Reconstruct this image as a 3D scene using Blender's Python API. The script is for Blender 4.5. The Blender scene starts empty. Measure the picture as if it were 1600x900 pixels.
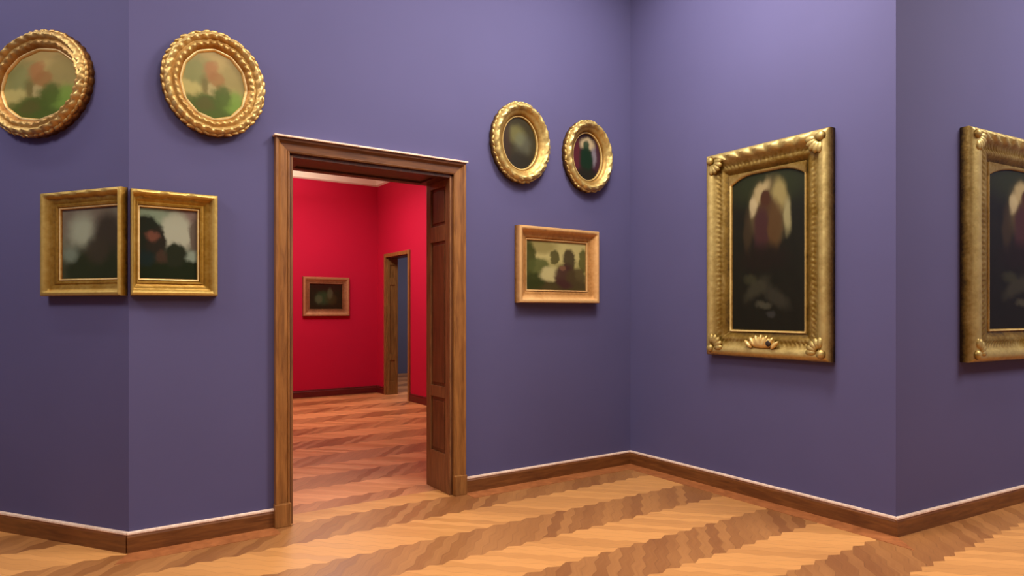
import bpy, bmesh, math, random
from mathutils import Vector, Matrix
random.seed(7)
PI = math.pi
S = bpy.context.scene
COL = S.collection
S.view_settings.view_transform = 'Standard'
S.view_settings.look = 'None'
S.view_settings.exposure = 0.0

def lin(r, g, b):
    f = lambda c: (c/255/12.92) if c/255 <= .04045 else ((c/255+.055)/1.055)**2.4
    return (f(r), f(g), f(b), 1)

# ------------------------------------------------------------------ materials
class NT:
    def __init__(s, name):
        s.m = bpy.data.materials.new(name); s.m.use_nodes = True
        s.t = s.m.node_tree; s.n = s.t.nodes; s.l = s.t.links
        s.b = s.n['Principled BSDF']
    def new(s, typ, **kw):
        o = s.n.new(typ)
        for k, v in kw.items(): setattr(o, k, v)
        return o
    def inp(s, sock, v):
        if isinstance(v, bpy.types.NodeSocket): s.l.new(v, sock)
        else: sock.default_value = v
    def math(s, op, a, b=0.0, c=0.0):
        o = s.new('ShaderNodeMath', operation=op)
        s.inp(o.inputs[0], a); s.inp(o.inputs[1], b); s.inp(o.inputs[2], c)
        return o.outputs[0]
    def mix(s, f, a, b, mode='MIX'):
        o = s.new('ShaderNodeMix', data_type='RGBA', blend_type=mode)
        s.inp(o.inputs[0], f); s.inp(o.inputs[6], a); s.inp(o.inputs[7], b)
        return o.outputs[2]
    def noise(s, vec, scale, detail=3, rough=.5, dist=0.0):
        o = s.new('ShaderNodeTexNoise')
        s.l.new(vec, o.inputs['Vector'])
        o.inputs['Scale'].default_value = scale; o.inputs['Detail'].default_value = detail
        o.inputs['Roughness'].default_value = rough; o.inputs['Distortion'].default_value = dist
        return o.outputs['Fac']
    def ramp(s, f, stops):
        o = s.new('ShaderNodeValToRGB'); e = o.color_ramp.elements
        while len(e) > 1: e.remove(e[-1])
        e[0].position, e[0].color = stops[0]
        for p, c in stops[1:]:
            x = e.new(p); x.color = c
        s.l.new(f, o.inputs[0]); return o.outputs[0]
    def smooth(s, v, a, b):
        o = s.new('ShaderNodeMapRange', interpolation_type='SMOOTHSTEP')
        s.inp(o.inputs[0], v); o.inputs[1].default_value = a; o.inputs[2].default_value = b
        return o.outputs[0]
    def bump(s, h, strength=.3, dist=.01):
        o = s.new('ShaderNodeBump'); o.inputs['Strength'].default_value = strength
        o.inputs['Distance'].default_value = dist
        s.l.new(h, o.inputs['Height']); s.l.new(o.outputs[0], s.b.inputs['Normal'])
    def coord(s, w='Object'):
        return s.new('ShaderNodeTexCoord').outputs[w]
    def pos(s):
        return s.new('ShaderNodeNewGeometry').outputs['Position']

def wall_mat(name, c, var=.08):
    t = NT(name); p = t.pos()
    n = t.noise(p, 1.1, 3)
    c1 = tuple(x*(1-var) for x in c[:3])+(1,); c2 = tuple(min(1, x*(1+var)) for x in c[:3])+(1,)
    t.l.new(t.mix(n, c1, c2), t.b.inputs['Base Color'])
    t.b.inputs['Roughness'].default_value = .8
    t.b.inputs['Specular IOR Level'].default_value = .25
    t.bump(t.noise(p, 260, 2), .12, .002)
    return t.m

def wood_mat(name, dark, light, rough=.42, stretch=(9, 9, .9)):
    t = NT(name); c = t.coord()
    mp = t.new('ShaderNodeMapping'); mp.inputs['Scale'].default_value = stretch
    t.l.new(c, mp.inputs[0])
    n = t.noise(mp.outputs[0], 4.0, 6, .6, .6)
    t.l.new(t.ramp(n, [(.3, dark), (.72, light)]), t.b.inputs['Base Color'])
    t.b.inputs['Roughness'].default_value = rough
    t.bump(n, .15, .004)
    return t.m

def parquet_mat(name, phase, c_dark, c_light, contrast=1.0):
    """herringbone parquet: courses along X, their differing reflection is painted as dark and light tones"""
    t = NT(name); p = t.pos()
    sx = t.new('ShaderNodeSeparateXYZ'); t.l.new(p, sx.inputs[0]); X, Y = sx.outputs[0], sx.outputs[1]
    W = .434; pl = .075
    saw = t.math('PINGPONG', X, pl)                        # toothed course edges
    yy = t.math('ADD', Y, t.math('MULTIPLY', t.math('SUBTRACT', saw, pl/2), .5))
    q = t.math('DIVIDE', t.math('SUBTRACT', yy, phase-W/2), W)
    k = t.math('FLOOR', q); fr = t.math('FRACT', q)
    par = t.math('MODULO', t.math('ADD', k, 400), 2)         # 0 = dark course
    sg = t.math('SUBTRACT', t.math('MULTIPLY', par, 2), 1)
    u = t.math('ADD', X, t.math('MULTIPLY', t.math('MULTIPLY', fr, W), sg))
    pi_ = t.math('DIVIDE', u, pl*1.41)
    idx = t.math('FLOOR', pi_)
    cb = t.new('ShaderNodeCombineXYZ'); t.l.new(idx, cb.inputs[0]); t.l.new(k, cb.inputs[1])
    wn = t.new('ShaderNodeTexWhiteNoise'); t.l.new(cb.outputs[0], wn.inputs['Vector']); rnd = wn.outputs['Value']
    # grain running with each block
    g = t.new('ShaderNodeCombineXYZ'); t.l.new(t.math('MULTIPLY', u, 60), g.inputs[0])
    t.l.new(t.math('MULTIPLY', fr, 2.0), g.inputs[1]); t.l.new(t.math('MULTIPLY', rnd, 9), g.inputs[2])
    gr = t.noise(g.outputs[0], 1.0, 3)
    big = t.noise(p, .75, 2)
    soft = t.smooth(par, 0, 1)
    f = t.math('MULTIPLY', soft, .50*contrast)  # course tone: difference in reflection put into the colour
    f = t.math('ADD', f, t.math('MULTIPLY', rnd, .26))
    f = t.math('ADD', f, t.math('MULTIPLY', gr, .22))
    f = t.math('ADD', f, t.math('MULTIPLY', t.math('SUBTRACT', big, .5), .45))
    f = t.math('ADD', f, .5*(1-contrast)*.5)
    col = t.ramp(f, [(.05, c_dark), (.8, c_light)])
    seam = t.math('LESS_THAN', t.math('FRACT', pi_), .05)
    seam = t.math('MULTIPLY', seam, .35)
    col = t.mix(seam, col, tuple(x*.5 for x in c_dark[:3])+(1,))
    t.l.new(col, t.b.inputs['Base Color'])
    t.l.new(t.math('ADD', t.math('MULTIPLY', rnd, .12), .36), t.b.inputs['Roughness'])
    t.b.inputs['Specular IOR Level'].default_value = .4
    t.bump(t.math('SUBTRACT', gr, seam), .08, .002)
    return t.m

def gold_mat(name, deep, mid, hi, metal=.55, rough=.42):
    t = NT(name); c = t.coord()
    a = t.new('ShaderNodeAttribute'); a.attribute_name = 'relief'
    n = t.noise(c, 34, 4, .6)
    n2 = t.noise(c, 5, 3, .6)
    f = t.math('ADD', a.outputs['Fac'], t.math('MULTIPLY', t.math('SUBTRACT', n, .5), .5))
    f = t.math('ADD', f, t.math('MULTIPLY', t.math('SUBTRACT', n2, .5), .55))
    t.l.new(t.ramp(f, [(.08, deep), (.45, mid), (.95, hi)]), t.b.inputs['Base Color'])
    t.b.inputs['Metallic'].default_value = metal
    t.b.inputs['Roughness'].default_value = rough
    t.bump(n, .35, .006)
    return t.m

def canvas_mat(name, base, blobs, noise_scale=7, distort=.09, gloss=.35):
    """paint layers: (cx, cy, rx, ry, softness, colour, strength[, angle])"""
    t = NT(name); uv = t.coord('UV')
    nz = t.new('ShaderNodeTexNoise'); t.l.new(uv, nz.inputs['Vector'])
    nz.inputs['Scale'].default_value = noise_scale; nz.inputs['Detail'].default_value = 4
    off = t.new('ShaderNodeVectorMath', operation='SUBTRACT'); t.l.new(nz.outputs['Color'], off.inputs[0]); off.inputs[1].default_value = (.5, .5, .5)
    sc = t.new('ShaderNodeVectorMath', operation='SCALE'); t.l.new(off.outputs[0], sc.inputs[0]); sc.inputs['Scale'].default_value = distort
    ad = t.new('ShaderNodeVectorMath', operation='ADD'); t.l.new(uv, ad.inputs[0]); t.l.new(sc.outputs[0], ad.inputs[1])
    col = t.mix(t.noise(uv, 9, 4), tuple(x*.7 for x in base[:3])+(1,), tuple(min(1, x*1.3) for x in base[:3])+(1,))
    for b in blobs:
        cx, cy, rx, ry, soft, c, st = b[:7]; an = b[7] if len(b) > 7 else 0
        mp = t.new('ShaderNodeMapping', vector_type='TEXTURE')
        mp.inputs['Location'].default_value = (cx, cy, 0); mp.inputs['Rotation'].default_value = (0, 0, an)
        mp.inputs['Scale'].default_value = (rx, ry, 1)
        t.l.new(ad.outputs[0], mp.inputs[0])
        s2 = t.new('ShaderNodeVectorMath', operation='MULTIPLY'); t.l.new(mp.outputs[0], s2.inputs[0]); s2.inputs[1].default_value = (1, 1, 0)
        ln = t.new('ShaderNodeVectorMath', operation='LENGTH'); t.l.new(s2.outputs[0], ln.inputs[0])
        f = t.smooth(ln.outputs['Value'], 1+soft, 1-soft)
        col = t.mix(t.math('MULTIPLY', f, st), col, c)
    t.l.new(col, t.b.inputs['Base Color'])
    t.b.inputs['Roughness'].default_value = gloss
    t.b.inputs['Specular IOR Level'].default_value = .25
    t.bump(t.noise(uv, 60, 3), .1, .002)
    return t.m

PURPLE = wall_mat('purple_wall_paint', (.098, .090, .198, 1))
RED = wall_mat('red_wall_paint', (.50, .003, .036, 1))
BLUE = wall_mat('blue_wall_paint', lin(104, 104, 132))
PLASTER = wall_mat('cream_plaster', lin(238, 224, 200), .05)
CEIL = wall_mat('ceiling_white_paint', lin(232, 228, 222), .03)
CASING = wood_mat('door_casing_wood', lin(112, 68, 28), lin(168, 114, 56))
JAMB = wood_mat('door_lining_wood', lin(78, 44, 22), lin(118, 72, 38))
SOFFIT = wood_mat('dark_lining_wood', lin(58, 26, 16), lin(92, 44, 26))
CAP = wood_mat('highlight_cap_wood', lin(214, 180, 154), lin(250, 224, 200), .3)  # pale tone paints the highlight on top edges
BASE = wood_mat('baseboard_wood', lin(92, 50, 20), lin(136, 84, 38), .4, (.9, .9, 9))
EDGE_SHADE = wood_mat('floor_edge_shade_wood', lin(138, 78, 40), lin(182, 112, 62), .4, (3, 3, 3))
FLOOR = parquet_mat('herringbone_parquet', -1.105, lin(132, 82, 42), lin(205, 144, 80))
FLOOR_RED = parquet_mat('red_room_parquet', 1.97, lin(128, 74, 40), lin(222, 148, 94), .7)
OLIVE = wood_mat('olive_brown_wood', lin(112, 76, 36), lin(156, 112, 60))
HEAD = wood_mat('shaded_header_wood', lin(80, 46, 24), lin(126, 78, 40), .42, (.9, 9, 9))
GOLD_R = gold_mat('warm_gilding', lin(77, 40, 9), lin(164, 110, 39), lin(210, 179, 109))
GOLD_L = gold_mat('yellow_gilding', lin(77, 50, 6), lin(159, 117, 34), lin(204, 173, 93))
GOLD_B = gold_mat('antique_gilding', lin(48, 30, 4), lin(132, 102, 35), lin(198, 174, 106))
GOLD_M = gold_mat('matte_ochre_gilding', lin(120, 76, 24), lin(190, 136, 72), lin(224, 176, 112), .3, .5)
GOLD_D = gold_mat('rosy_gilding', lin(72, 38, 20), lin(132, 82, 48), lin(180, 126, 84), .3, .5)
DARK = wood_mat('dark_backing_board', lin(30, 20, 16), lin(48, 32, 24), .8)

# ------------------------------------------------------------------ mesh helpers
def link(name, bm, mat, parent=None, smooth=False):
    me = bpy.data.meshes.new(name)
    bmesh.ops.recalc_face_normals(bm, faces=bm.faces)
    bm.to_mesh(me); bm.free(); me.materials.append(mat)
    if smooth:
        for p in me.polygons: p.use_smooth = True
    o = bpy.data.objects.new(name, me); COL.objects.link(o)
    if parent: o.parent = parent
    return o

def empty(name, loc, rz=0, label=None, cat=None, group=None, kind=None):
    o = bpy.data.objects.new(name, None); COL.objects.link(o)
    o.location = loc; o.rotation_euler = (0, 0, rz); o.empty_display_size = .1
    if label: o['label'] = label
    if cat: o['category'] = cat
    if group: o['group'] = group
    if kind: o['kind'] = kind
    return o

def box(bm, x0, x1, y0, y1, z0, z1, bevel=0):
    r = bmesh.ops.create_cube(bm, size=1)
    for v in r['verts']:
        v.co = Vector((x0+(v.co.x+.5)*(x1-x0), y0+(v.co.y+.5)*(y1-y0), z0+(v.co.z+.5)*(z1-z0)))
    if bevel:
        es = list({e for v in r['verts'] for e in v.link_edges})
        bmesh.ops.bevel(bm, geom=es, offset=bevel, segments=2, affect='EDGES', profile=.6)

def prism(bm, pts, z0, z1):
    """vertical prism over a ground polygon"""
    lo = [bm.verts.new((x, y, z0)) for x, y in pts]; hi = [bm.verts.new((x, y, z1)) for x, y in pts]
    bm.faces.new(lo); bm.faces.new(hi)
    n = len(pts)
    for i in range(n):
        j = (i+1) % n
        bm.faces.new((lo[i], lo[j], hi[j], hi[i]))

def struct(name, bm, mat, parent=None):
    o = link(name, bm, mat, parent)
    if not parent: o['kind'] = 'structure'
    return o

def ring(name, rows, mat, parent, closed_i=True, smooth=True):
    """rows[i][k] = (x, y, z, relief): a moulding swept round a picture"""
    bm = bmesh.new(); lay = bm.verts.layers.float.new('relief')
    V = []
    for r in rows:
        q = []
        for (x, y, z, f) in r:
            v = bm.verts.new((x, y, z)); v[lay] = f; q.append(v)
        V.append(q)
    n = len(V)
    for i in range(n if closed_i else n-1):
        A, B = V[i], V[(i+1) % n]
        for k in range(len(A)-1):
            bm.faces.new((A[k], B[k], B[k+1], A[k+1]))
    o = link(name, bm, mat, parent, smooth)
    if smooth:
        try: o.data.set_sharp_from_angle(angle=math.radians(50))
        except Exception: pass
    return o

def interp(prof, n):
    """resample a (t, h) profile"""
    out = []
    for a, b in zip(prof[:-1], prof[1:]):
        m = max(1, int(round(n*max(abs(a[0]-b[0]), .08))))
        for j in range(m):
            s = j/m; out.append((a[0]+(b[0]-a[0])*s, a[1]+(b[1]-a[1])*s))
    out.append(prof[-1]); return out

def hrange(prof):
    hs = [h for t, h in prof]; return min(hs), max(hs)

# ------------------------------------------------------------------ picture frames
def rect_frame(root, name, W, H, w, prof, mat, relief=None, step=.02, wl=None, wr=None, cx=0, cz=0):
    """mitred moulding; w = moulding width, wl / wr = width of the left / right stile"""
    wl = wl or w; wr = wr or w
    oc = [(-W/2, -H/2), (W/2, -H/2), (W/2, H/2), (-W/2, H/2)]
    ic = [(-W/2+wl, -H/2+w), (W/2-wr, -H/2+w), (W/2-wr, H/2-w), (-W/2+wl, H/2-w)]
    pr = interp(prof, 14); h0, h1 = hrange(prof)
    rows = []
    for s in range(4):
        a, b, c, d = oc[s], oc[(s+1) % 4], ic[s], ic[(s+1) % 4]
        L = math.hypot(b[0]-a[0], b[1]-a[1]); m = max(2, int(L/step))
        for j in range(m):
            u = j/m; row = []
            for (t, h) in pr:
                ox, oz = a[0]+(b[0]-a[0])*u, a[1]+(b[1]-a[1])*u
                jx, jz = c[0]+(d[0]-c[0])*u, c[1]+(d[1]-c[1])*u
                dh = relief(s, u*L, L, t) if relief else 0
                hh = h+dh
                row.append((cx+ox+(jx-ox)*t, -hh, cz+oz+(jz-oz)*t, max(0, min(1, (hh-h0)/(h1-h0+.004)))))
            rows.append(row)
    return ring(name, rows, mat, root)

def oval_frame(root, name, a, b, w, prof, mat, N=192, lobes=0, amp=0, facets=0, relief=None):
    pr = interp(prof, 14); h0, h1 = hrange(prof); rows = []
    for i in range(N):
        th = 2*PI*i/N; row = []
        for (t, h) in pr:
            k = 1.0
            if lobes: k += amp*(1-t)*(abs(math.sin(lobes*th/2))-.4)
            if facets:
                pa = (th % (2*PI/facets))-PI/facets
                pf = math.cos(PI/facets)/math.cos(pa)*1.02
                k *= 1+(pf-1)*t
            dh = relief(th, t) if relief else 0
            hh = h+dh
            row.append(((a-w*t)*k*math.cos(th), -hh, (b-w*t)*k*math.sin(th), max(0, min(1, (hh-h0)/(h1-h0+.004)))))
        rows.append(row)
    return ring(name, rows, mat, root)

def canvas(root, W, H, y, mat, oval=False, facets=0, cx=0, cz=0, name='canvas'):
    bm = bmesh.new(); uvl = bm.loops.layers.uv.new('UVMap')
    if oval:
        n = 96; vs = []
        for i in range(n):
            th = 2*PI*i/n
            vs.append(bm.verts.new((W/2*math.cos(th), y, H/2*math.sin(th))))
        bk = [bm.verts.new((v.co.x, y+.012, v.co.z)) for v in vs]
        bm.faces.new(vs[::-1]); bm.faces.new(bk)
        for i in range(n): bm.faces.new((vs[i], vs[(i+1) % n], bk[(i+1) % n], bk[i]))
    else:
        box(bm, cx-W/2, cx+W/2, y, y+.012, cz-H/2, cz+H/2)
    for f in bm.faces:
        for l in f.loops:
            l[uvl].uv = ((l.vert.co.x-cx)/W+.5, (l.vert.co.z-cz)/H+.5)
    return link(name, bm, mat, root)

def backing(root, W, H, y0=-.012, oval=False, cx=0):
    bm = bmesh.new()
    if oval:
        n = 64
        pts = [(W/2*math.cos(2*PI*i/n), H/2*math.sin(2*PI*i/n)) for i in range(n)]
        f = [bm.verts.new((x, y0, z)) for x, z in pts]; g = [bm.verts.new((x, 0, z)) for x, z in pts]
        bm.faces.new(f); bm.faces.new(g)
        for i in range(n): bm.faces.new((f[i], f[(i+1) % n], g[(i+1) % n], g[i]))
    else: box(bm, cx-W/2, cx+W/2, y0, 0, -H/2, H/2)
    return link('backing_board', bm, DARK, root)

def blob_mesh(name, items, mat, root):
    """carved lumps: (x, y, z, rx, ry, rz, rot)"""
    bm = bmesh.new(); lay = bm.verts.layers.float.new('relief')
    for (x, y, z, rx, ry, rz, ro) in items:
        r = bmesh.ops.create_icosphere(bm, subdivisions=2, radius=1)
        for v in r['verts']:
            d = v.co.copy(); v[lay] = .35+.6*max(0, -d.y)
            p = Vector((d.x*rx, d.y*ry, d.z*rz)); p = Matrix.Rotation(ro, 3, 'Y') @ p
            v.co = p+Vector((x, y, z))
    return link(name, bm, mat, root, True)

def leaf_wave(per, amp, t0, t1):
    def f(s, u, L, t):
        if t < t0 or t > t1: return 0
        n = max(1, round(L/per)); e = math.sin(PI*(t-t0)/(t1-t0))
        return amp*e*(abs(math.sin(PI*n*(u/L)+t*2.2))-.5)
    return f

# ------------------------------------------------------------------ room geometry (metres; inner corner of the purple room at 0,0)
C0 = (0.0, 0.0)
P1 = (-4.554, 0.0); D1 = (-.58165, .81344)
P2 = (0.0, -2.669); D2 = (.9956, -.09379)
A1 = (P1[0]+D1[0]*4.6, P1[1]+D1[1]*4.6)
A2 = (P2[0]+D2[0]*4.2, P2[1]+D2[1]*4.2)
B1 = (-9.2, -9.0); B2 = (4.6, -9.0)
ZC = 5.3
TH = .44                       # thickness of the wall with the doorway
DX0, DX1, DZ = -3.515, -2.118, 2.785   # doorway

# floors
bm = bmesh.new(); prism(bm, [B1, B2, A2, P2, C0, (0, .0), (DX1, 0), (DX1, TH/2), (DX0, TH/2), (DX0, 0), P1, A1][:5]+[(DX1, 0), (DX1, TH/2), (DX0, TH/2), (DX0, 0), P1, A1], -.08, 0)
struct('floor', bm, FLOOR)
bm = bmesh.new(); prism(bm, [(DX0, TH/2), (DX1, TH/2), (DX1, TH), (.11, TH), (.11, 5.70), (.33, 5.70), (.33, 6.70), (.11, 6.70), (.11, 7.14), (-4.5, 7.14), (-4.5, TH), (DX0, TH)], -.08, 0)
struct('floor', bm, FLOOR_RED)
bm = bmesh.new(); prism(bm, [(.33, 3.5), (4.2, 3.5), (4.2, 10.5), (.33, 10.5)], -.08, 0)
struct('floor', bm, FLOOR_RED)

# purple room walls
bm = bmesh.new()
prism(bm, [(DX1, 0), (0, 0), (0, TH), (DX1, TH)], 0, ZC)
prism(bm, [P1, (DX0, 0), (DX0, TH), (P1[0], TH)], 0, ZC)
prism(bm, [(DX0, 0), (DX1, 0), (DX1, TH), (DX0, TH)], DZ, ZC)
bmesh.ops.remove_doubles(bm, verts=bm.verts, dist=1e-4)
struct('wall_back', bm, PURPLE)
def thick(name, a, b, out, th=.1, mat=PURPLE, z1=ZC, z0=0):
    bm = bmesh.new(); prism(bm, [a, b, (b[0]+out[0]*th, b[1]+out[1]*th), (a[0]+out[0]*th, a[1]+out[1]*th)], z0, z1)
    return struct(name, bm, mat)
thick('wall_left', P1, A1, (.81344, .58165), .04)
bm = bmesh.new(); prism(bm, [C0, P2, (.1, P2[1]-.0094), (.1, TH), (0, TH)], 0, ZC); struct('wall_right', bm, PURPLE)
thick('wall_right_return', P2, A2, (.09379, .9956), .1)
thick('wall_left_side', A1, B1, (-1, 0), .1)
thick('wall_rear', B1, B2, (0, -1), .1)
thick('wall_right_side', B2, A2, (1, 0), .1)
bm = bmesh.new(); prism(bm, [B1, B2, A2, P2, C0, P1, A1], ZC, ZC+.1); struct('ceiling', bm, CEIL)

# red room
ZR = 4.27
bm = bmesh.new(); box(bm, -4.5, .11, TH, TH+.012, 0, ZR)
bm.free()
bm = bmesh.new()
box(bm, -4.5, DX0, TH, TH+.012, 0, ZR); box(bm, DX1, .11, TH, TH+.012, 0, ZR); box(bm, DX0, DX1, TH, TH+.012, DZ, ZR)
struct('wall_red_front', bm, RED)
bm = bmesh.new(); box(bm, -4.5, .11, 7.14, 7.24, 0, ZR); struct('wall_red_back', bm, RED)
bm = bmesh.new(); box(bm, -4.54, -4.5, TH, 7.24, 0, ZR); struct('wall_red_left', bm, RED)
RD0, RD1, RDZ, RX = 5.70, 6.70, 2.62, .33
bm = bmesh.new()
box(bm, .11, RX, TH, RD0, 0, ZR); box(bm, .11, RX, RD1, 7.24, 0, ZR); box(bm, .11, RX, RD0, RD1, RDZ, ZR)
struct('wall_red_right', bm, RED)
bm = bmesh.new(); box(bm, -4.54, RX, TH, 7.24, ZR, ZR+.1); struct('ceiling', bm, PLASTER)
# cornice of the red room (cove profile along back wall and right wall)
def sweep_profile(bm, a, b, nrm, prof):
    """prof: (out, z) points"""
    A = [bm.verts.new((a[0]+nrm[0]*o, a[1]+nrm[1]*o, z)) for o, z in prof]
    B = [bm.verts.new((b[0]+nrm[0]*o, b[1]+nrm[1]*o, z)) for o, z in prof]
    n = len(prof)
    for i in range(n): bm.faces.new((A[i], A[(i+1) % n], B[(i+1) % n], B[i]))
    bm.faces.new(A); bm.faces.new(B)
cove = [(0, 4.27), (.16, 4.27), (.16, 4.235), (.12, 4.22), (.07, 4.17), (.045, 4.09), (.045, 4.06), (0, 4.04)]
bm = bmesh.new(); sweep_profile(bm, (-4.5, 7.14), (.11, 7.14), (0, -1), cove); struct('trim_1', bm, PLASTER)
bm = bmesh.new(); sweep_profile(bm, (.11, TH+.012), (.11, 7.14), (-1, 0), cove); struct('trim_2', bm, PLASTER)

# room beyond the red room
bm = bmesh.new(); box(bm, RX, 4.2, 10.5, 10.6, 0, 4.2); struct('wall_far_back', bm, BLUE)
bm = bmesh.new(); box(bm, 4.2, 4.3, 3.5, 10.5, 0, 4.2); struct('wall_far_right', bm, BLUE)
bm = bmesh.new(); box(bm, RX, 4.2, 3.4, 3.5, 0, 4.2); struct('wall_far_front', bm, BLUE)
bm = bmesh.new(); box(bm, RX-.02, RX, 7.24, 10.5, 0, 4.2); struct('wall_far_left', bm, BLUE)
bm = bmesh.new(); box(bm, RX, 4.2, 3.5, 10.5, 4.2, 4.3); struct('ceiling', bm, CEIL)

# baseboards: moulded board with a cap coloured pale as its top-edge highlight
BB = [(0, 0), (.022, 0), (.022, .105), (.016, .118), (0, .118)]
CP = [(0, .118), (.017, .118), (.021, .124), (.019, .134), (.006, .139), (0, .139)]
def baseboard(name, a, b, nrm, mat=BASE, cap=CAP):
    bm = bmesh.new(); sweep_profile(bm, a, b, nrm, BB); o = struct(name, bm, mat)
    bm = bmesh.new(); sweep_profile(bm, a, b, nrm, CP); link('cap_moulding', bm, cap, o)
CW = .108                        # casing width
baseboard('baseboard_back', (DX1+CW+.01, 0), (0, 0), (0, -1))
baseboard('baseboard_back', (P1[0]-.01, 0), (DX0-CW-.005, 0), (0, -1))
baseboard('baseboard_right', (0, -.0), (0, P2[1]-.01), (-1, 0))
baseboard('baseboard_left', P1, A1, (-.81344, -.58165))
baseboard('baseboard_right_return', (P2[0]-.02, P2[1]), A2, (-.09379, -.9956))
REDBASE = wood_mat('dark_red_baseboard_wood', lin(80, 16, 18), lin(108, 26, 22), .45, (.9, .9, 9))
baseboard('baseboard_red_back', (-4.5, 7.14), (.11, 7.14), (0, -1), REDBASE, REDBASE)
baseboard('baseboard_red_right', (.11, TH+.012), (.11, RD0-.075), (-1, 0), REDBASE, REDBASE)
baseboard('baseboard_red_right', (.11, RD1+.075), (.11, 7.14), (-1, 0), REDBASE, REDBASE)
# thin dark strips painting the walls' shade and reflection onto the floor edge
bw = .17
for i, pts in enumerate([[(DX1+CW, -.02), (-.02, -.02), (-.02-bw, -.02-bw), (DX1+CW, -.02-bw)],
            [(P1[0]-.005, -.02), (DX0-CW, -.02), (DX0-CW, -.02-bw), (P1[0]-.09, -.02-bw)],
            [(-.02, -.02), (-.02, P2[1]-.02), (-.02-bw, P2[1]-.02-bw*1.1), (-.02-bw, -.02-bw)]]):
    bm = bmesh.new(); prism(bm, pts, .0, .002); struct('trim_%d' % (3+i), bm, EDGE_SHADE)

# ------------------------------------------------------------------ doorways
def sw(bm, pts0, pts1):
    A = [bm.verts.new(p) for p in pts0]; B = [bm.verts.new(p) for p in pts1]; n = len(A)
    for i in range(n): bm.faces.new((A[i], A[(i+1) % n], B[(i+1) % n], B[i]))
    bm.faces.new(A); bm.faces.new(B)
# casing profile across its width: q 0 inner edge -> 1 outer, depth out of the wall
CPF = [(0, 0), (0, .022), (.10, .026), (.16, .018), (.62, .020), (.70, .030), (.80, .046), (.97, .048), (1, .040), (1, 0)]
door = empty('door_1', ((DX0+DX1)/2, 0, 0), 0, kind='structure')
mx = (DX0+DX1)/2
zt = DZ+CW-.002
for sgn, x in ((-1, DX0), (1, DX1)):
    bm = bmesh.new()
    p0 = [(x-mx+sgn*q*CW, -d, 0) for q, d in CPF]; p1 = [(x-mx+sgn*q*CW, -d, DZ+q*(zt-DZ)) for q, d in CPF]
    sw(bm, p0, p1); link('casing', bm, CASING, door)
    bm = bmesh.new(); box(bm, x-mx-.004 if sgn > 0 else x-mx-CW-.006, x-mx+CW+.006 if sgn > 0 else x-mx+.004, -.056, 0, 0, .17, .005)
    link('plinth_block', bm, CASING, door)
bm = bmesh.new()
hq = zt-DZ
sw(bm, [(DX0-mx-q*CW, -d, DZ+q*hq) for q, d in CPF], [(DX1-mx+q*CW, -d, DZ+q*hq) for q, d in CPF])
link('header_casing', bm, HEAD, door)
bm = bmesh.new(); box(bm, DX0-mx-CW-.012, DX1-mx+CW+.012, -.064, 0, zt, zt+.014, .003); link('header_cap', bm, CAP, door)  # pale colour paints the highlight line along the header's top
# linings with recessed panels
def lining(parent, x, sgn, y0, y1, z1, mat, panels, t=.014, w=.085, edge=None):
    """board on the reveal; sgn = direction the face looks along X"""
    f = lambda a, b: (min(a, b), max(a, b))
    bm = bmesh.new(); X = f(x, x+sgn*t); box(bm, X[0], X[1], y0, y1, 0, z1)
    o = link('jamb_lining', bm, mat, parent)
    bm = bmesh.new(); X = f(x+sgn*t, x+sgn*(t+.016))
    box(bm, X[0], X[1], y0, y0+w, 0, z1, .004); box(bm, X[0], X[1], y1-w, y1, 0, z1, .004)
    zs = [0]+[v for p in panels for v in p]+[z1]
    for i in range(0, len(zs), 2):
        box(bm, X[0], X[1], y0+w, y1-w, zs[i], zs[i+1], .003)
    link('panel_moulding', bm, edge or mat, o)
    bm = bmesh.new()
    for a, b in panels:                       # raised fields
        X = f(x+sgn*t, x+sgn*(t+.008))
        box(bm, X[0], X[1], y0+w+.03, y1-w-.03, a+.03, b-.03, .004)
    link('raised_panel', bm, mat, o)
LIN2 = wood_mat('lining_frame_wood', lin(98, 60, 32), lin(144, 96, 56))
PAN = [(.34, .83), (.93, 2.22), (2.36, 2.70)]
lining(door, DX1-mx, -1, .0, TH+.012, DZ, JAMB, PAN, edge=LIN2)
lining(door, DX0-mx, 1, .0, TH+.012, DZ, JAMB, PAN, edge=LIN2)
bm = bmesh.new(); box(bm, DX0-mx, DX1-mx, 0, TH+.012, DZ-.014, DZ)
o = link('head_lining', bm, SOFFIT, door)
bm = bmesh.new()
box(bm, DX0-mx+.03, DX1-mx-.03, 0, .085, DZ-.03, DZ-.014, .003); box(bm, DX0-mx+.03, DX1-mx-.03, TH-.073, TH+.012, DZ-.03, DZ-.014, .003)
box(bm, DX0-mx+.03, DX0-mx+.13, .085, TH-.073, DZ-.03, DZ-.014, .003); box(bm, DX1-mx-.13, DX1-mx-.03, .085, TH-.073, DZ-.03, DZ-.014, .003)
link('panel_moulding', bm, SOFFIT, o)
# red-side casing of the first doorway
bm = bmesh.new()
for a, b in ((DX0-mx-CW, DX0-mx), (DX1-mx, DX1-mx+CW)): box(bm, a, b, TH+.012, TH+.05, 0, DZ+CW, .006)
box(bm, DX0-mx, DX1-mx, TH+.012, TH+.05, DZ, DZ+CW, .006)
link('rear_casing', bm, CASING, door)

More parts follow.
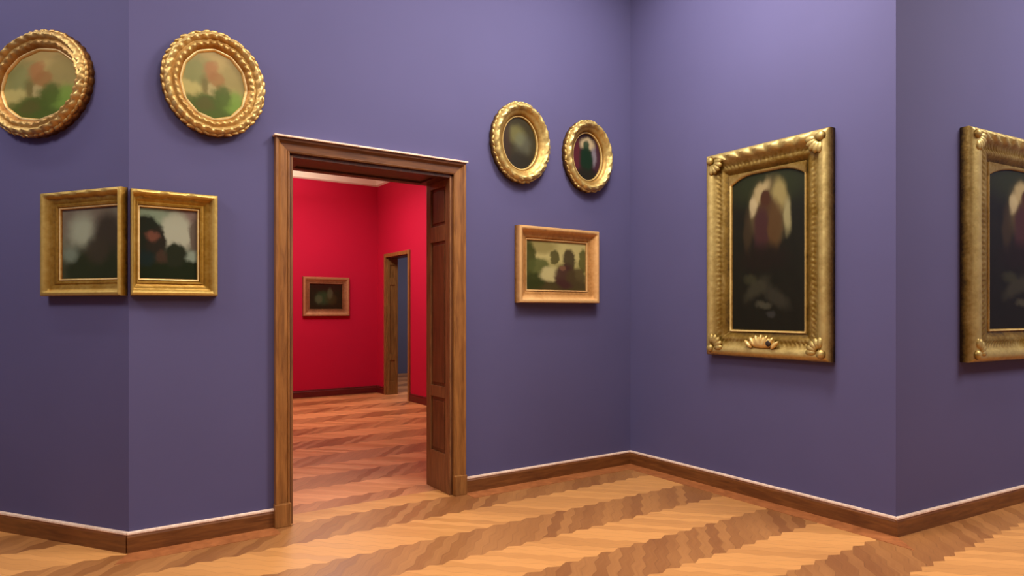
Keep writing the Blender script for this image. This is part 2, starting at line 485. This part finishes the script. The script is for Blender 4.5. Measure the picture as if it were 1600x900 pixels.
# second doorway, in the red room's right wall (local x runs along world +x)
door2 = empty('door_2', (.11, (RD0+RD1)/2, 0), 0, kind='structure'); my = (RD0+RD1)/2
for a, b in ((RD0-.07, RD0), (RD1, RD1+.07)):
    bm = bmesh.new(); box(bm, -.03, 0, a-my, b-my, 0, RDZ+.07, .006); link('casing', bm, OLIVE, door2)
bm = bmesh.new(); box(bm, -.03, 0, RD0-my, RD1-my, RDZ, RDZ+.07, .006); link('header_casing', bm, CASING, door2)
for yy, sg in ((RD1-my, -1), (RD0-my, 1)):
    f = lambda a, b: (min(a, b), max(a, b))
    bm = bmesh.new(); Y = f(yy, yy+sg*.014); box(bm, 0, RX-.11, Y[0], Y[1], 0, RDZ); l = link('jamb_lining', bm, OLIVE, door2)
    bm = bmesh.new(); Y = f(yy+sg*.014, yy+sg*.03)
    box(bm, 0, .06, Y[0], Y[1], 0, RDZ, .003); box(bm, RX-.17, RX-.11, Y[0], Y[1], 0, RDZ, .003)
    for a, b in ((0, .25), (.66, .78), (2.1, 2.24), (2.48, RDZ)): box(bm, .06, RX-.17, Y[0], Y[1], a, b, .003)
    link('panel_moulding', bm, OLIVE, l)
bm = bmesh.new(); box(bm, 0, RX-.11, RD0-my+.03, RD1-my-.03, RDZ-.014, RDZ); link('head_lining', bm, SOFFIT, door2)

# ------------------------------------------------------------------ paintings
R_R = -PI/2
R_L = math.atan2(-D1[1], -D1[0])
R_S = math.atan2(D2[1], D2[0])
R_L = math.atan2(.81344*-1, .58165)
def on(P, D, s): return (P[0]+D[0]*s, P[1]+D[1]*s)

def scallop(th, t):
    d = 0
    if .12 < t < .5: d += .016*(abs(math.sin(15*th+t*7))-.5)*math.sin(PI*(t-.12)/.38)
    if .66 < t < .8: d += .005*math.sin(36*th)
    return d
def round_picture(name, loc, rz, a, b, label, mat_canvas, group=None):
    r = empty(name, loc, rz, label, 'painting')
    w = .118
    prof = [(0, 0), (0, .034), (.05, .05), (.16, .078), (.30, .088), (.42, .076), (.50, .060), (.58, .062), (.66, .070), (.78, .066), (.86, .048), (1.0, .030), (1.0, .014)]
    oval_frame(r, 'frame', a, b, w, prof, GOLD_R, 288, 36, .02, 12, scallop)
    ws = .020
    oval_frame(r, 'inner_slip', a-w+.006, b-w+.006, ws, [(0, .026), (.1, .034), (.5, .036), (1, .022), (1, .014)], GOLD_SL, 96, 0, 0, 12)
    canvas(r, 2*(a-w), 2*(b-w), -.020, mat_canvas, True)
    its = []
    n = int(2*PI*max(a, b)/.052); rg = random.Random(5)
    for i in range(n):
        th = 2*PI*i/n; k = rg.uniform(.75, 1.2)
        its.append(((a-.006)*math.cos(th), -.046, (b-.006)*math.sin(th), .014*k, .018, .034, -th+rg.uniform(-.35, .35)))
    blob_mesh('carved_leaf_edge', its, GOLD_R, r)
    backing(r, 2*(a-w*.6), 2*(b-w*.6), -.008, True)
    return r
GOLD_SL = gold_mat('bright_slip_gilding', lin(150, 100, 40), lin(228, 180, 96), lin(255, 232, 170), .4, .35)

LAND = canvas_mat('green_landscape_paint', lin(142, 132, 76), [
    (.5, .95, .75, .42, .5, lin(176, 152, 92), .9),
    (.24, .66, .26, .22, .5, lin(120, 124, 72), .85),
    (.80, .66, .22, .2, .5, lin(134, 122, 70), .7),
    (.5, .08, .62, .30, .35, lin(66, 84, 26), .95),
    (.80, .28, .20, .14, .5, lin(112, 142, 56), .85),
    (.14, .42, .2, .09, .5, lin(176, 164, 98), .8),
    (.45, .70, .11, .12, .4, lin(156, 104, 60), .8),
    (.54, .58, .12, .12, .4, lin(142, 100, 54), .8),
    (.36, .48, .08, .12, .5, lin(104, 92, 46), .8),
    (.46, .42, .06, .08, .5, lin(170, 154, 102), .7),
    (.62, .34, .14, .16, .4, lin(72, 86, 30), .85),
    (.36, .20, .14, .10, .5, lin(84, 80, 34), .8)], 8, .16)
round_picture('round_painting', (-4.035, 0, 3.19), 0, .332, .362, 'round painting of a green landscape, scalloped gilt frame, left of the doorway top', LAND)
q = on(P1, D1, .83)
round_picture('round_painting', (q[0], q[1], 3.19), R_L, .51, .365, 'wide oval green landscape in gilt frame on the far left wall', LAND)

# landscapes that meet at the outer corner
CASTLE = canvas_mat('dark_castle_landscape_paint', lin(96, 104, 84), [
    (.75, .80, .45, .30, .5, lin(120, 92, 84), .75),
    (.30, .82, .40, .18, .5, lin(118, 134, 108), .9),
    (.62, .66, .26, .26, .3, lin(158, 160, 136), .95),
    (.93, .62, .09, .26, .35, lin(84, 72, 58), .9),
    (.14, .55, .28, .32, .14, lin(30, 34, 22), 1),
    (.30, .50, .16, .22, .2, lin(38, 34, 24), 1),
    (.24, .60, .10, .07, .5, lin(112, 70, 52), .8),
    (.5, .12, .8, .26, .25, lin(26, 34, 14), 1),
    (.60, .36, .18, .16, .25, lin(34, 38, 22), 1),
    (.88, .34, .10, .07, .5, lin(128, 140, 120), .9),
    (.36, .32, .10, .09, .5, lin(70, 50, 38), .7),
    (.12, .30, .16, .10, .5, lin(24, 38, 36), .8)], 9, .12)
CASTLE_M = canvas_mat('hazy_castle_landscape_paint', lin(104, 104, 84), [
    (.40, .85, .6, .25, .5, lin(110, 98, 82), .75),
    (.36, .68, .20, .22, .6, lin(150, 156, 130), .95),
    (.80, .55, .24, .34, .35, lin(56, 50, 36), 1),
    (.6, .12, .7, .34, .4, lin(40, 46, 22), 1),
    (.16, .36, .12, .10, .6, lin(112, 124, 104), .9),
    (.62, .40, .2, .16, .5, lin(58, 52, 36), .9)], 7, .1)
GOLD_BT = gold_mat('pale_ochre_gilding', lin(140, 92, 40), lin(208, 158, 92), lin(240, 198, 132), .3, .5)
LP = [(0, 0), (0, .050), (.06, .064), (.20, .068), (.30, .060), (.42, .040), (.62, .036), (.74, .030), (.80, .036), (.92, .034), (1.0, .018), (1.0, .010)]
hw = leaf_wave(.16, .010, .05, .5)
def hflat(s, u, L, t): return hw(s, u, L, t) if s == 2 else 0
def landscape(name, loc, rz, x0, x1, H, w, wl, wr, label, cm):
    r = empty(name, loc, rz, label, 'painting')
    W = x1-x0; cx = (x0+x1)/2
    rect_frame(r, 'frame', W, H, w, LP, GOLD_L, hflat, .014, wl, wr, cx)
    x0c, x1c = x0+wl-.004, x1-wr+.004
    rect_frame(r, 'inner_slip', x1c-x0c, H-2*w+.008, .016, [(0, .018), (.3, .030), (.7, .028), (1, .014)], GOLD_SL, None, .05, cx=(x0c+x1c)/2)
    canvas(r, x1c-x0c, H-2*w+.008, -.013, cm, cx=(x0c+x1c)/2)
    backing(r, W-.04, H-.04, -.008, cx=cx)
landscape('landscape_painting', (-4.545, 0, 2.055), 0, .0, .528, .705, .105, .044, .118, 'gilt framed dark castle landscape nearest the doorway, under the round painting', CASTLE)
q = on(P1, D1, .008)
landscape('landscape_painting', (q[0], q[1], 2.06), R_L, -.765, 0, .715, .108, .15, .052, 'gilt framed hazy landscape under the wide oval, far left wall', CASTLE_M)

# two oval portraits
def oval_relief(th, t):
    d = 0
    if .08 < t < .55: d += .014*(abs(math.sin(9*th+t*6))-.5)*math.sin(PI*(t-.08)/.47)
    return d
def portrait(name, loc, a, b, w, label, cm, slip=0):
    r = empty(name, loc, 0, label, 'painting')
    prof = [(0, 0), (0, .040), (.06, .060), (.2, .088), (.36, .094), (.5, .082), (.62, .066), (.76, .058), (.88, .050), (1.0, .026), (1.0, .012)]
    oval_frame(r, 'frame', a, b, w, prof, GOLD_B2, 240, 26, .02, 0, oval_relief)
    oval_frame(r, 'inner_slip', a-w+.005, b-w+.005, .018, [(0, .024), (.3, .034), (.7, .032), (1, .014)], GOLD_SL2, 96)
    canvas(r, 2*(a-w), 2*(b-w), -.016, cm, True)
    its = []
    n = int(2*PI*max(a, b)/.05); rg = random.Random(9)
    for i in range(n):
        th = 2*PI*i/n; k = rg.uniform(.7, 1.25)
        its.append(((a-.004)*math.cos(th), -.05, (b-.004)*math.sin(th), .013*k, .018, .033, -th+rg.uniform(-.35, .35)))
    blob_mesh('carved_leaf_edge', its, GOLD_B2, r)
    backing(r, 2*(a-w*.6), 2*(b-w*.6), -.008, True)
GOLD_B2 = gold_mat('portrait_gilding', lin(65, 38, 10), lin(152, 112, 46), lin(204, 179, 109))
GOLD_SL2 = gold_mat('portrait_slip_gilding', lin(120, 90, 40), lin(200, 160, 84), lin(244, 216, 140), .4, .35)
P_A = canvas_mat('dark_olive_portrait_paint', lin(52, 46, 24), [
    (.40, .66, .26, .16, .5, lin(104, 100, 56), .8),
    (.60, .48, .22, .20, .5, lin(80, 80, 62), .8),
    (.50, .58, .14, .12, .5, lin(96, 98, 70), .7),
    (.5, .12, .5, .22, .5, lin(38, 34, 22), .9),
    (.12, .5, .14, .5, .5, lin(48, 30, 18), .8)], 6, .1)
P_B = canvas_mat('dark_figure_portrait_paint', lin(40, 24, 24), [
    (.14, .5, .16, .4, .5, lin(86, 34, 40), .8),
    (.86, .55, .14, .36, .5, lin(64, 34, 44), .8),
    (.52, .76, .24, .13, .35, lin(176, 158, 120), .95),
    (.74, .52, .09, .18, .5, lin(130, 124, 130), .7),
    (.48, .70, .11, .12, .3, lin(40, 60, 36), .95),
    (.48, .44, .22, .26, .3, lin(18, 40, 20), 1),
    (.5, .12, .4, .14, .5, lin(30, 30, 18), .9)], 8, .1)
portrait('oval_portrait', (-1.425, 0, 3.155), .318, .368, .120, 'oval gilt framed portrait, larger and darker olive, nearer the doorway', P_A)
portrait('oval_portrait', (-.612, 0, 3.135), .302, .352, .112, 'oval gilt framed dark portrait with pale ring, nearest the room corner', P_B)

# small landscape under the ovals
MEADOW = canvas_mat('sunny_figures_landscape_paint', lin(150, 142, 84), [
    (.5, .82, .7, .26, .4, lin(178, 166, 106), .95),
    (.20, .86, .3, .14, .4, lin(122, 110, 60), .7),
    (.06, .62, .10, .34, .3, lin(58, 62, 24), .95),
    (.5, .06, .8, .20, .3, lin(60, 50, 26), .95),
    (.22, .46, .17, .18, .25, lin(76, 82, 40), .9),
    (.13, .20, .18, .16, .3, lin(48, 54, 22), .95),
    (.38, .34, .16, .14, .3, lin(180, 170, 116), .9, .5),
    (.47, .66, .08, .14, .2, lin(78, 74, 38), .95),
    (.70, .62, .10, .22, .2, lin(62, 52, 32), .95),
    (.94, .62, .08, .24, .2, lin(84, 82, 38), .95),
    (.64, .30, .17, .24, .25, lin(64, 38, 34), .95),
    (.82, .30, .16, .18, .3, lin(70, 58, 32), .9),
    (.60, .46, .05, .05, .4, lin(120, 84, 60), .7)], 10, .1)
r = empty('landscape_painting', (-.985, 0, 2.035), 0, 'small gilt framed sunny landscape with figures, under the two oval portraits', 'painting')
rect_frame(r, 'frame', .97, .715, .112, [(0, 0), (0, .070), (.05, .082), (.22, .084), (.34, .074), (.52, .048), (.72, .036), (.86, .034), (.92, .028), (1, .014)], GOLD_M, leaf_wave(.09, .004, .2, .5), .02)
rect_frame(r, 'inner_slip', .97-.216, .715-.216, .018, [(0, .016), (.3, .028), (.7, .026), (1, .012)], GOLD_BT, None, .05)
canvas(r, .754, .499, -.012, MEADOW); backing(r, .92, .66, -.008)

# large dark altarpiece-like picture with an arched sight
BIGC = canvas_mat('dark_vision_paint', lin(22, 22, 12), [
    (.5, .90, .5, .12, .5, lin(38, 44, 20), .7),
    (.40, .72, .20, .165, .25, lin(132, 112, 76), .0),
    (.52, .74, .24, .19, .35, lin(112, 94, 58), .55),
    (.42, .86, .12, .06, .45, lin(166, 148, 104), .75, .5),
    (.66, .83, .09, .09, .4, lin(146, 132, 80), .7),
    (.76, .70, .05, .10, .45, lin(150, 142, 98), .75),
    (.32, .78, .05, .06, .4, lin(172, 156, 116), .75),
    (.51, .68, .17, .15, .25, lin(64, 42, 22), .9),
    (.48, .82, .06, .06, .3, lin(62, 36, 20), 1),
    (.42, .62, .10, .14, .35, lin(56, 30, 32), .8),
    (.60, .64, .08, .15, .35, lin(78, 56, 28), .7),
    (.24, .62, .06, .12, .5, lin(56, 44, 26), .7),
    (.46, .46, .30, .08, .5, lin(26, 20, 12), .9),
    (.36, .27, .16, .05, .5, lin(60, 58, 42), .6, .3),
    (.62, .22, .16, .05, .5, lin(54, 52, 40), .6, -.3),
    (.45, .17, .10, .025, .5, lin(70, 68, 52), .7),
    (.55, .11, .06, .02, .5, lin(56, 56, 52), .6),
    (.28, .33, .08, .035, .5, lin(56, 56, 36), .6)], 9, .075, .45)
def big_picture(loc, rz, W, H, w, wl, label):
    r = empty('large_painting', loc, rz, label, 'painting')
    def rel(s, u, L, t):
        d = 0
        if .04 < t < .40:
            e = math.sin(PI*(t-.04)/.36); n = round(L/.155)
            k = 1.0 if s == 2 else .12
            d += k*.024*e*(abs(math.sin(PI*n*u/L+t*3.0))-.55)
        if .5 < t < .72: d += .004*math.sin(2*PI*u/.05)*math.sin(PI*(t-.5)/.22)
        return d
    prof = [(0, 0), (0, .062), (.05, .084), (.18, .100), (.34, .092), (.46, .066), (.60, .052), (.72, .056), (.80, .048), (.90, .030), (1, .020), (1, .012)]
    rect_frame(r, 'frame', W, H, w, prof, GOLD_B, rel, .014, wl, wl)
    iw, ih = W-2*wl+.01, H-2*w+.01
    canvas(r, iw, ih, -.014, BIGC)
    # arched slip: spandrels over the top corners of the canvas
    bm = bmesh.new(); lay = bm.verts.layers.float.new('relief'); n = 40; dr = .085; prev = None
    for i in range(n+1):
        x = -iw/2+iw*i/n; u = abs(2*i/n-1)
        zl = ih/2-.022-dr*(max(0, u-.32)/.68)**2.2
        row = [bm.verts.new((x, -.034, ih/2)), bm.verts.new((x, -.034, zl+.012)), bm.verts.new((x, -.026, zl)), bm.verts.new((x, -.014, zl-.004))]
        for v, f in zip(row, (.5, .75, .95, .3)): v[lay] = f
        if prev:
            for k in range(3): bm.faces.new((prev[k], row[k], row[k+1], prev[k+1]))
        prev = row
    link('arched_slip', bm, GOLD_B, r, True)
    rect_frame(r, 'inner_slip', iw, ih, .022, [(0, .020), (.3, .034), (.7, .030), (1, .014)], GOLD_SL2, None, .05)
    for sx in (-1, 1):
        for sz in (-1, 1):
            its = []
            for k in range(5):
                an = k*PI/8
                its.append((sx*(W/2-.07-.075*math.sin(an)), -.088, sz*(H/2-.07-.075*math.cos(an)), .030, .022, .05, sx*sz*(an)))
            its.append((sx*(W/2-.06), -.092, sz*(H/2-.06), .04, .03, .04, 0))
            blob_mesh('corner_ornament', its, GOLD_B, r)
    # shell cartouche at the foot
    its = [(0, -.085, -H/2+w*.60, .13, .026, .05, 0)]
    for k in range(-3, 4): its.append((k*.042, -.094, -H/2+w*.60+.02-.004*k*k, .018, .02, .05, k*.28))
    c = blob_mesh('cartouche', its, GOLD_SL2, r)
    bm = bmesh.new(); q_ = bmesh.ops.create_uvsphere(bm, u_segments=12, v_segments=8, radius=.026)
    for v in q_['verts']: v.co = Vector((v.co.x+.075, v.co.y*.5-.105, v.co.z-H/2+w*.58))
    link('dark_boss', bm, DARK, c, True)
    backing(r, W-.08, H-.08, -.008)
    return r
big_picture((0, -1.638, 2.107), R_R, 1.17, 1.80, .215, .225, 'tall gilt framed dark painting of a glowing robed figure, right of the room corner')
q = on(P2, D2, 1.845)
big_picture((q[0], q[1], 2.11), R_S, 2.04, 1.81, .235, .36, 'wide gilt framed dark painting cut off by the right edge of the view')

# small picture in the red room
NIGHT = canvas_mat('dark_green_picture_paint', lin(34, 30, 16), [
    (.42, .45, .22, .25, .5, lin(46, 66, 40), .8),
    (.28, .40, .10, .16, .5, lin(74, 78, 54), .8),
    (.66, .40, .16, .2, .5, lin(58, 50, 26), .7),
    (.5, .9, .6, .15, .5, lin(40, 22, 14), .8),
    (.62, .62, .08, .2, .4, lin(84, 84, 60), .6)], 7, .1)
r = empty('landscape_painting', (-.92, 7.14, 1.87), 0, 'small dark picture in a rosy wooden frame on the red wall', 'painting')
rect_frame(r, 'frame', .88, .73, .135, [(0, 0), (0, .05), (.06, .062), (.3, .06), (.5, .04), (.8, .03), (.9, .034), (1, .014)], GOLD_D, leaf_wave(.1, .006, .05, .4), .03)
canvas(r, .63, .48, -.012, NIGHT); backing(r, .82, .67, -.008)

# ------------------------------------------------------------------ light
def area(name, loc, sx, sy, power, col, rot=(0, 0, 0), spread=180):
    l = bpy.data.lights.new(name, 'AREA'); l.shape = 'RECTANGLE'; l.size = sx; l.size_y = sy
    l.energy = power; l.color = col; l.spread = math.radians(spread)
    o = bpy.data.objects.new(name, l); o.location = loc; o.rotation_euler = rot; COL.objects.link(o)
    return o
area('spot_track_lamp', (-1.5, -2.0, 5.15), .7, .7, 125, (1, .93, .86))
area('spot_track_lamp', (-3.4, -2.6, 5.15), .7, .7, 60, (1, .93, .86))
area('overhead_fill_lamp', (-3.4, -3.4, 5.2), 5.0, 4.0, 120, (1, .94, .88))
area('overhead_fill_lamp', (2.2, -5.6, 5.15), 2.0, 1.5, 260, (1, .94, .88))  # unseen fill added to brighten the right return wall
area('overhead_fill_lamp', (-7.6, -1.2, 5.15), 1.5, 1.5, 190, (1, .94, .88))  # unseen fill added to brighten the far left wall
area('wall_top_fill_lamp', (-2.3, -.95, 5.2), 4.4, .12, 34, (1, .95, .92))  # these unseen strips are added to lighten the tops of the walls
area('wall_top_fill_lamp', (-.95, -1.6, 5.2), .12, 2.4, 16, (1, .95, .92))
area('wall_top_fill_lamp', (2.0, -3.9, 5.2), 3.0, .12, 34, (1, .95, .92))
area('wall_top_fill_lamp', (-6.3, .9, 5.2), .12, 3.2, 30, (1, .95, .92), (0, 0, math.radians(35.6)))
area('red_room_lamp', (-1.7, 4.9, 4.0), 1.0, 1.0, 96, (1, .92, .84))
area('red_room_cornice_fill_lamp', (-2.4, 6.0, 3.7), 2.4, .3, 48, (1, .95, .9), (PI, 0, 0))  # unseen upward light added to brighten the cornice
area('far_room_lamp', (2.2, 7.5, 4.05), 1.5, 1.5, 70, (1, .95, .9))
w = bpy.data.worlds.new('world'); S.world = w; w.use_nodes = True
w.node_tree.nodes['Background'].inputs[0].default_value = (.5, .5, .55, 1)
w.node_tree.nodes['Background'].inputs[1].default_value = .05

# ------------------------------------------------------------------ camera
cd = bpy.data.cameras.new('camera'); cd.sensor_width = 36; cd.lens = 36*1020/1600
cd.shift_y = .0225; cd.clip_start = .05
cam = bpy.data.objects.new('camera', cd); COL.objects.link(cam)
cam.location = (-4.855, -5.003, 1.6); cam.rotation_euler = (PI/2, 0, -math.atan2(.55722, .83037))
S.camera = cam
